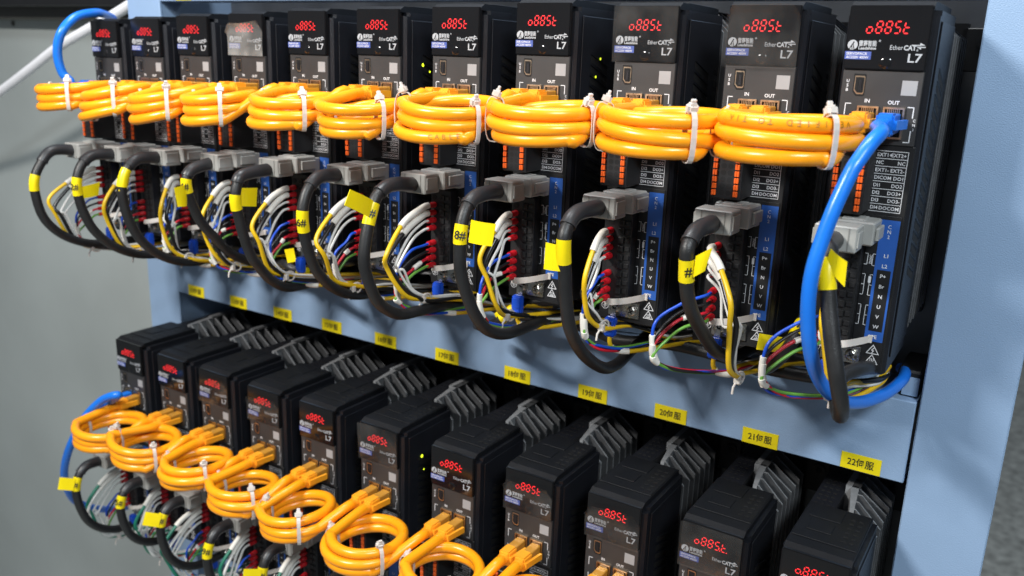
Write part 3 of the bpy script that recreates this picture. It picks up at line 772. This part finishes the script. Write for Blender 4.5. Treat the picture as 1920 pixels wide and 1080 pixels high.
def wires(row, i):
    P0 = (UP if row == 'upper' else LO)[i]; rd = random.Random(i*17+(5 if row == 'upper' else 11))
    LIM = 11.25-P0.x if i == 11 else 9
    V = lambda x, y, z: P0+Vector((min(x, LIM), y, z))
    rowt = row+' row'
    # power input: four wires, bowing forward and down, tied and led back under the drive
    bow = rd.uniform(.40, .62); dx = rd.uniform(-.03, .05)
    if row == 'upper':
        bow = {1: .74, 2: .60, 3: .45, 4: .55, 5: .62, 6: .70, 7: .78, 8: .52, 9: .46, 10: .42, 11: .50}[i]
        dx = {10: .25, 11: .10, 9: -.04}.get(i, dx)
    else: bow = rd.uniform(.55, .75)
    low = -2.86+rd.uniform(-.06, .04)
    if row == 'upper': low = {9: -2.72, 7: -2.78, 10: -2.94, 11: -2.85}.get(i, low)
    kinds = [('yellow', YW, .024), ('black', BW, .024), ('white', WHW, .0140), ('white', WHW, .0140)]
    if row == 'lower': kinds = [('green', TEALW, .024), ('grey', WHW, .022), ('white', WHW, .0155), ('white', WHW, .0155)]
    for k, (cn, wm, r) in enumerate(kinds):
        zc = -1.745-.0805*(k+1); j = lambda s=.03: rd.uniform(-s*1.5, s*1.5)
        b = bow-.05*k+j(.02)
        pts = [V(-.165, -.20, zc), V(-.168, -.32, zc-.01), V(-.17+dx*.5, -.14-b*.62, zc-.12+j(.02)), V(-.175+dx+j(), -.12-b, zc-.36+j(.02)),
               V(-.16+dx*1.3+j(), -.10-b*.97, -2.42+j(.03)), V(-.12+dx+j(.02), -.12-b*.72, low+.13+j(.02)),
               V(-.08+dx+j(.015), -.05-b*.42, low+j(.02)), V(.05+j(.02), .10, low-.06+j(.03)), V(.22+j(.05), .50, -2.95+j(.03)), V(.42, 1.0, -2.98+j(.04))]
        wire('power_wire', pts, r, wm, '%s power wire in the %s red ferrule of the %s drive, %s' % (cn, TERM[k], ORD[i], rowt), 'wire', 'power wires of the %s drives' % row,
             cap=V(-.165, -.128, zc), sleeve=(3, 16, r+.011) if k < 2 else None)
    # motor output: four wires
    kinds = [('blue', BLUED, 'fifth'), ('black', BW, 'sixth'), ('red', RW, 'seventh'), ('green', GW, 'eighth')]
    pull = {1: .42, 2: .30, 3: .34, 4: .40, 5: .36, 6: .38, 7: .60, 8: .55, 9: .30, 10: .62, 11: .55}.get(i, .4) if row == 'upper' else .35
    side = {10: -.28, 11: -.30, 8: -.06, 7: -.04}.get(i, -.06) if row == 'upper' else -.05
    for k, (cn, wm, tn) in enumerate(kinds):
        zc = -1.745-.0805*(k+6); j = lambda s=.02: rd.uniform(-s, s)
        pts = [V(-.165, -.20, zc), V(-.170, -.30, zc-.01), V(-.175+side*.5+j(), -.16-pull*.55, zc-.07+j()), V(-.17+side+j(), -.18-pull*.85, zc-.24+j()),
               V(-.16+side+j(), -.16-pull*.8, -2.80+j()), V(-.12+side*.6+j(), -.14-pull*.45, -2.93+j()), V(.0+j(), .05, -2.99+j()), V(.20, .55, -2.97+j()), V(.32, 1.0, -3.0+j())]
        wire('motor_wire', pts, .0145, wm, '%s motor wire in the %s red ferrule of the %s drive, %s' % (cn, tn, ORD[i], rowt), 'wire', 'motor wires of the %s drives' % row,
             cap=V(-.165, -.128, zc), band=(23, 29, .027) if k != 2 else (9, 14, .025))
    # earth lead with blue sleeved ring
    O = V(-.115, -.08, -2.6)
    r = empty('earth_lead', O, 'earth lead with blue crimp sleeve under the %s drive, %s' % (ORD[i], rowt), 'wire', 'earth leads of the %s drives' % row)
    m = MB(); m.box(P0.x-.142, P0.x-.088, P0.y-.082, P0.y-.076, P0.z-2.70, P0.z-2.588)
    m.build('ring_terminal', STEEL, r, O)
    m = MB(); x, y, z = P0.x-.115, P0.y-.115, P0.z-2.66
    m.box(x-.055, x+.055, y-.04, y+.034, z-.19, z, 0, bev=.014, seg=2); m.box(x-.046, x+.046, y-.050, y-.036, z-.135, z-.02, 0, bev=.01)
    m.build('crimp_sleeve', BLUED, r, O)
    pts = [V(-.115, -.115, -2.84), V(-.112, -.11, -2.93), V(-.06, -.06, -3.0), V(.10, .10, -3.01), V(.4, .6, -3.0), V(.7, .95, -3.02)]
    c = catmull(pts, 6); MB().tube(c, .022, 0, 8).build('insulation', YW if row == 'upper' else TEALW, r, O)
    MB().tube(c[8:17], .030, 0, 10).build('sleeve', SLV, r, O)
    # tie round the power bundle
    q = V(-.08+dx, -.05-bow*.42, low); m = MB()
    L = [q+Vector((.055*math.cos(a)*.3, .055*math.cos(a), .055*math.sin(a))) for a in [2*math.pi*k/14 for k in range(14)]]
    m.tube(L, .013, 0, 6, closed=True); m.box(q.x-.03, q.x+.03, q.y-.085, q.y-.035, q.z-.035, q.z+.035, bev=.008)
    m.tube([q+Vector((0, -.06, 0)), q+Vector((-.02, -.10, -.06)), q+Vector((-.02, -.11, -.12))], .011, 0, 6)
    tag(m.build('cable_tie', WHT, None, q), 'white tie round the wire bundle below the %s drive, %s' % (ORD[i], rowt), 'cable tie', 'white ties on the wire bundles')
for i in range(1, 12):
    wires('upper', i); wires('lower', i)

# ---------------------------------------------------------------- dark cables lying along the ledge under each row
for row, z0 in (('upper', -3.05), ('lower', -7.75)):
    for k, (y, mt, r, cn) in enumerate(((.60, RUB, .062, 'thick black'), (.85, RUB, .060, 'thick black'), (1.35, YW, .024, 'thin yellow'), (1.25, RUB, .062, 'thick black'), (1.05, BW, .026, 'thin black'))):
        rd = random.Random(k+int(-z0*10)); pts = []
        for n in range(24):
            pts.append((.6+n*.452, y+rd.uniform(-.10, .10), z0+.03+(.10 if k in (1, 2) else .0)+rd.uniform(-.05, .05)))
        c = catmull(pts, 5)
        where = ['frontmost', 'second', 'threaded between black cables', 'rearmost', 'nearest the drive undersides'][k]
        tag(MB().tube(c, r, 0, 10).build('cable_run', mt, None, pts[0]), '%s cable running along under the %s row, %s' % (cn, row, where), 'cable', 'cables lying under the %s row' % row)

def marked_cable(pl, k, flag, txt, label):
    pts = [at(a, b, 1, y) for a, b, y in pl]; c = catmull(pts, 8); O = pts[0]
    r = empty('motor_cable', O, label, 'cable', 'marked black motor cables under the upper row')
    MB().tube(c, .056, 0, 12).build('cable', RUB, r, O)
    m = MB().tube(c[k:k+8], .061, 0, 14, caps=False)
    q = [at(a, b, 1, y) for a, b, y in flag]; n = (q[1]-q[0]).cross(q[3]-q[0]).normalized()*.006
    e = [p+n for p in q]; m.add(q+e, [(0, 1, 2, 3), (7, 6, 5, 4), (0, 4, 5, 1), (1, 5, 6, 2), (2, 6, 7, 3), (3, 7, 4, 0)])
    tg = m.build('marker', TAG, r, O)
    if txt:
        mid = c[k+4]; ax = (c[k+7]-c[k]).normalized(); v = (CAMP-mid).normalized(); n = (v-ax*v.dot(ax)).normalized()
        up = -ax if ax.z < 0 else ax
        MB().text(txt, 0, 0, .06, 0, right=up.cross(n), up=up, org=mid+n*.064, wid=.06, bold=.02).build('lettering', INK, tg, O)
marked_cable([(1512, 590, .30), (1497, 618, .0), (1483, 645, -.15), (1462, 672, -.1), (1438, 690, .15), (1418, 694, .6)], 5,
             [(1418, 655, -.16), (1470, 662, -.16), (1476, 634, -.14), (1424, 625, -.16)], '#', 'black motor cable with folded yellow flag under the second upper drive from right')
marked_cable([(985, 560, .35), (962, 580, .05), (938, 600, -.05), (915, 612, .1), (895, 610, .6)], 8,
             [(935, 604, -.08), (954, 590, -.08), (945, 574, -.06), (927, 588, -.08)], '', 'black motor cable with small yellow flag under the fourth upper drive from right')
marked_cable([(600, 500, .4), (575, 508, .15), (552, 505, .0), (535, 495, .05), (515, 490, .5)], 8,
             [(540, 493, -.06), (556, 490, -.06), (551, 465, -.06), (534, 468, -.06)], '', 'black motor cable with upright yellow flag under the fifth upper drive from left')

# ---------------------------------------------------------------- blue network cables and the white cable
P = UP[11]+Vector((.11, 0, -.705))
O = P+Vector((0, -.4, 0))
r = empty('network_cable', O, 'thick blue network cable plugged into the rightmost upper drive, looping down to the beam', 'cable')
pts = [P+Vector((0, -.40, 0)), P+Vector((-.01, -.56, -.01))]
pl = [(1652, 247, -.80), (1634, 267, -.95), (1610, 300, -1.05), (1594, 326, -1.10), (1563, 393, -1.18), (1538, 459, -1.22), (1522, 515, -1.24), (1515, 576, -1.22), (1517, 637, -1.15),
      (1528, 693, -1.0), (1550, 732, -.78), (1582, 753, -.45), (1620, 753, -.05), (1660, 738, .40), (1688, 716, .82), (1697, 700, 1.2), (1690, 690, 1.7)]
pts += [at(a, b, 1, y) for a, b, y in pl]
MB().tube(catmull(pts, 7), .053, 0, 14).build('cable', BLUEC, r, O)
pg = plug_mesh(MB(), P).build('plug', [BLUEC, BLUEC], r, O)
latch_mesh(MB(), P).build('latch', BLUEC, pg, O)

P = UP[1]+Vector((-.08, 0, -.705))
pts = [(211, 34, .9), (196, 27, .3), (178, 24, -.05), (144, 31, -.35), (120, 53, -.55), (109, 80, -.62), (109, 111, -.62), (118, 138, -.58), (133, 156, -.52)]
pts = [at(212, 36, 1, 1.5)]+[at(a, b, 1, y) for a, b, y in pts]+[P+Vector((-.1, -.62, -.02)), P+Vector((0, -.46, 0))]
O = pts[4]
r = empty('network_cable', O, 'bright blue network cable looping over the leftmost upper drive', 'cable')
MB().tube(catmull(pts, 7), .057, 0, 12).build('cable', BLUEC, r, O)
plug_mesh(MB(), P).build('plug', [BLUEC, BLUEC], r, O)

P = LO[1]+Vector((-.08, 0, -.705))
pts = [P+Vector((0, -.40, 0))]+[at(a, b, 1, y) for a, b, y in [(222, 741, -.60), (195, 748, -.68), (168, 772, -.76), (150, 798, -.82), (127, 850, -.85), (121, 895, -.75), (137, 935, -.5), (170, 951, -.2), (205, 955, .3), (240, 950, .9)]]
O = pts[2]
r = empty('network_cable', O, 'blue network cable hanging in a loop at the leftmost lower drive', 'cable')
MB().tube(catmull(pts, 7), .057, 0, 12).build('cable', BLUEC, r, O)
plug_mesh(MB(), P).build('plug', [BLUEC, BLUEC], r, O)

pts = [at(a, b, 1, y) for a, b, y in [(-700, 470, 2.6), (-320, 330, 2.5), (-70, 212, 2.2), (-20, 184, 2.2), (10, 165, 2.2), (60, 127, 2.2), (110, 88, 2.2), (160, 58, 2.2), (210, 30, 2.2), (250, 5, 2.2), (300, -30, 2.2)]]
tag(MB().tube(catmull(pts, 6), .088, 0, 12).build('white_cable', WHC, None, pts[6]), 'thick white cable slanting up across the grey wall at the upper left', 'cable')
pts = [at(385, 560, 1, 1.9), at(383, 575, 1, 1.8), at(380, 590, 1, 1.7), at(376, 605, 1, 1.75)]
tag(MB().tube(catmull(pts, 6), .05, 0, 10).build('network_cable', BLUEC, None, pts[1]), 'short stretch of blue cable dropping behind the beam at the left end', 'cable')
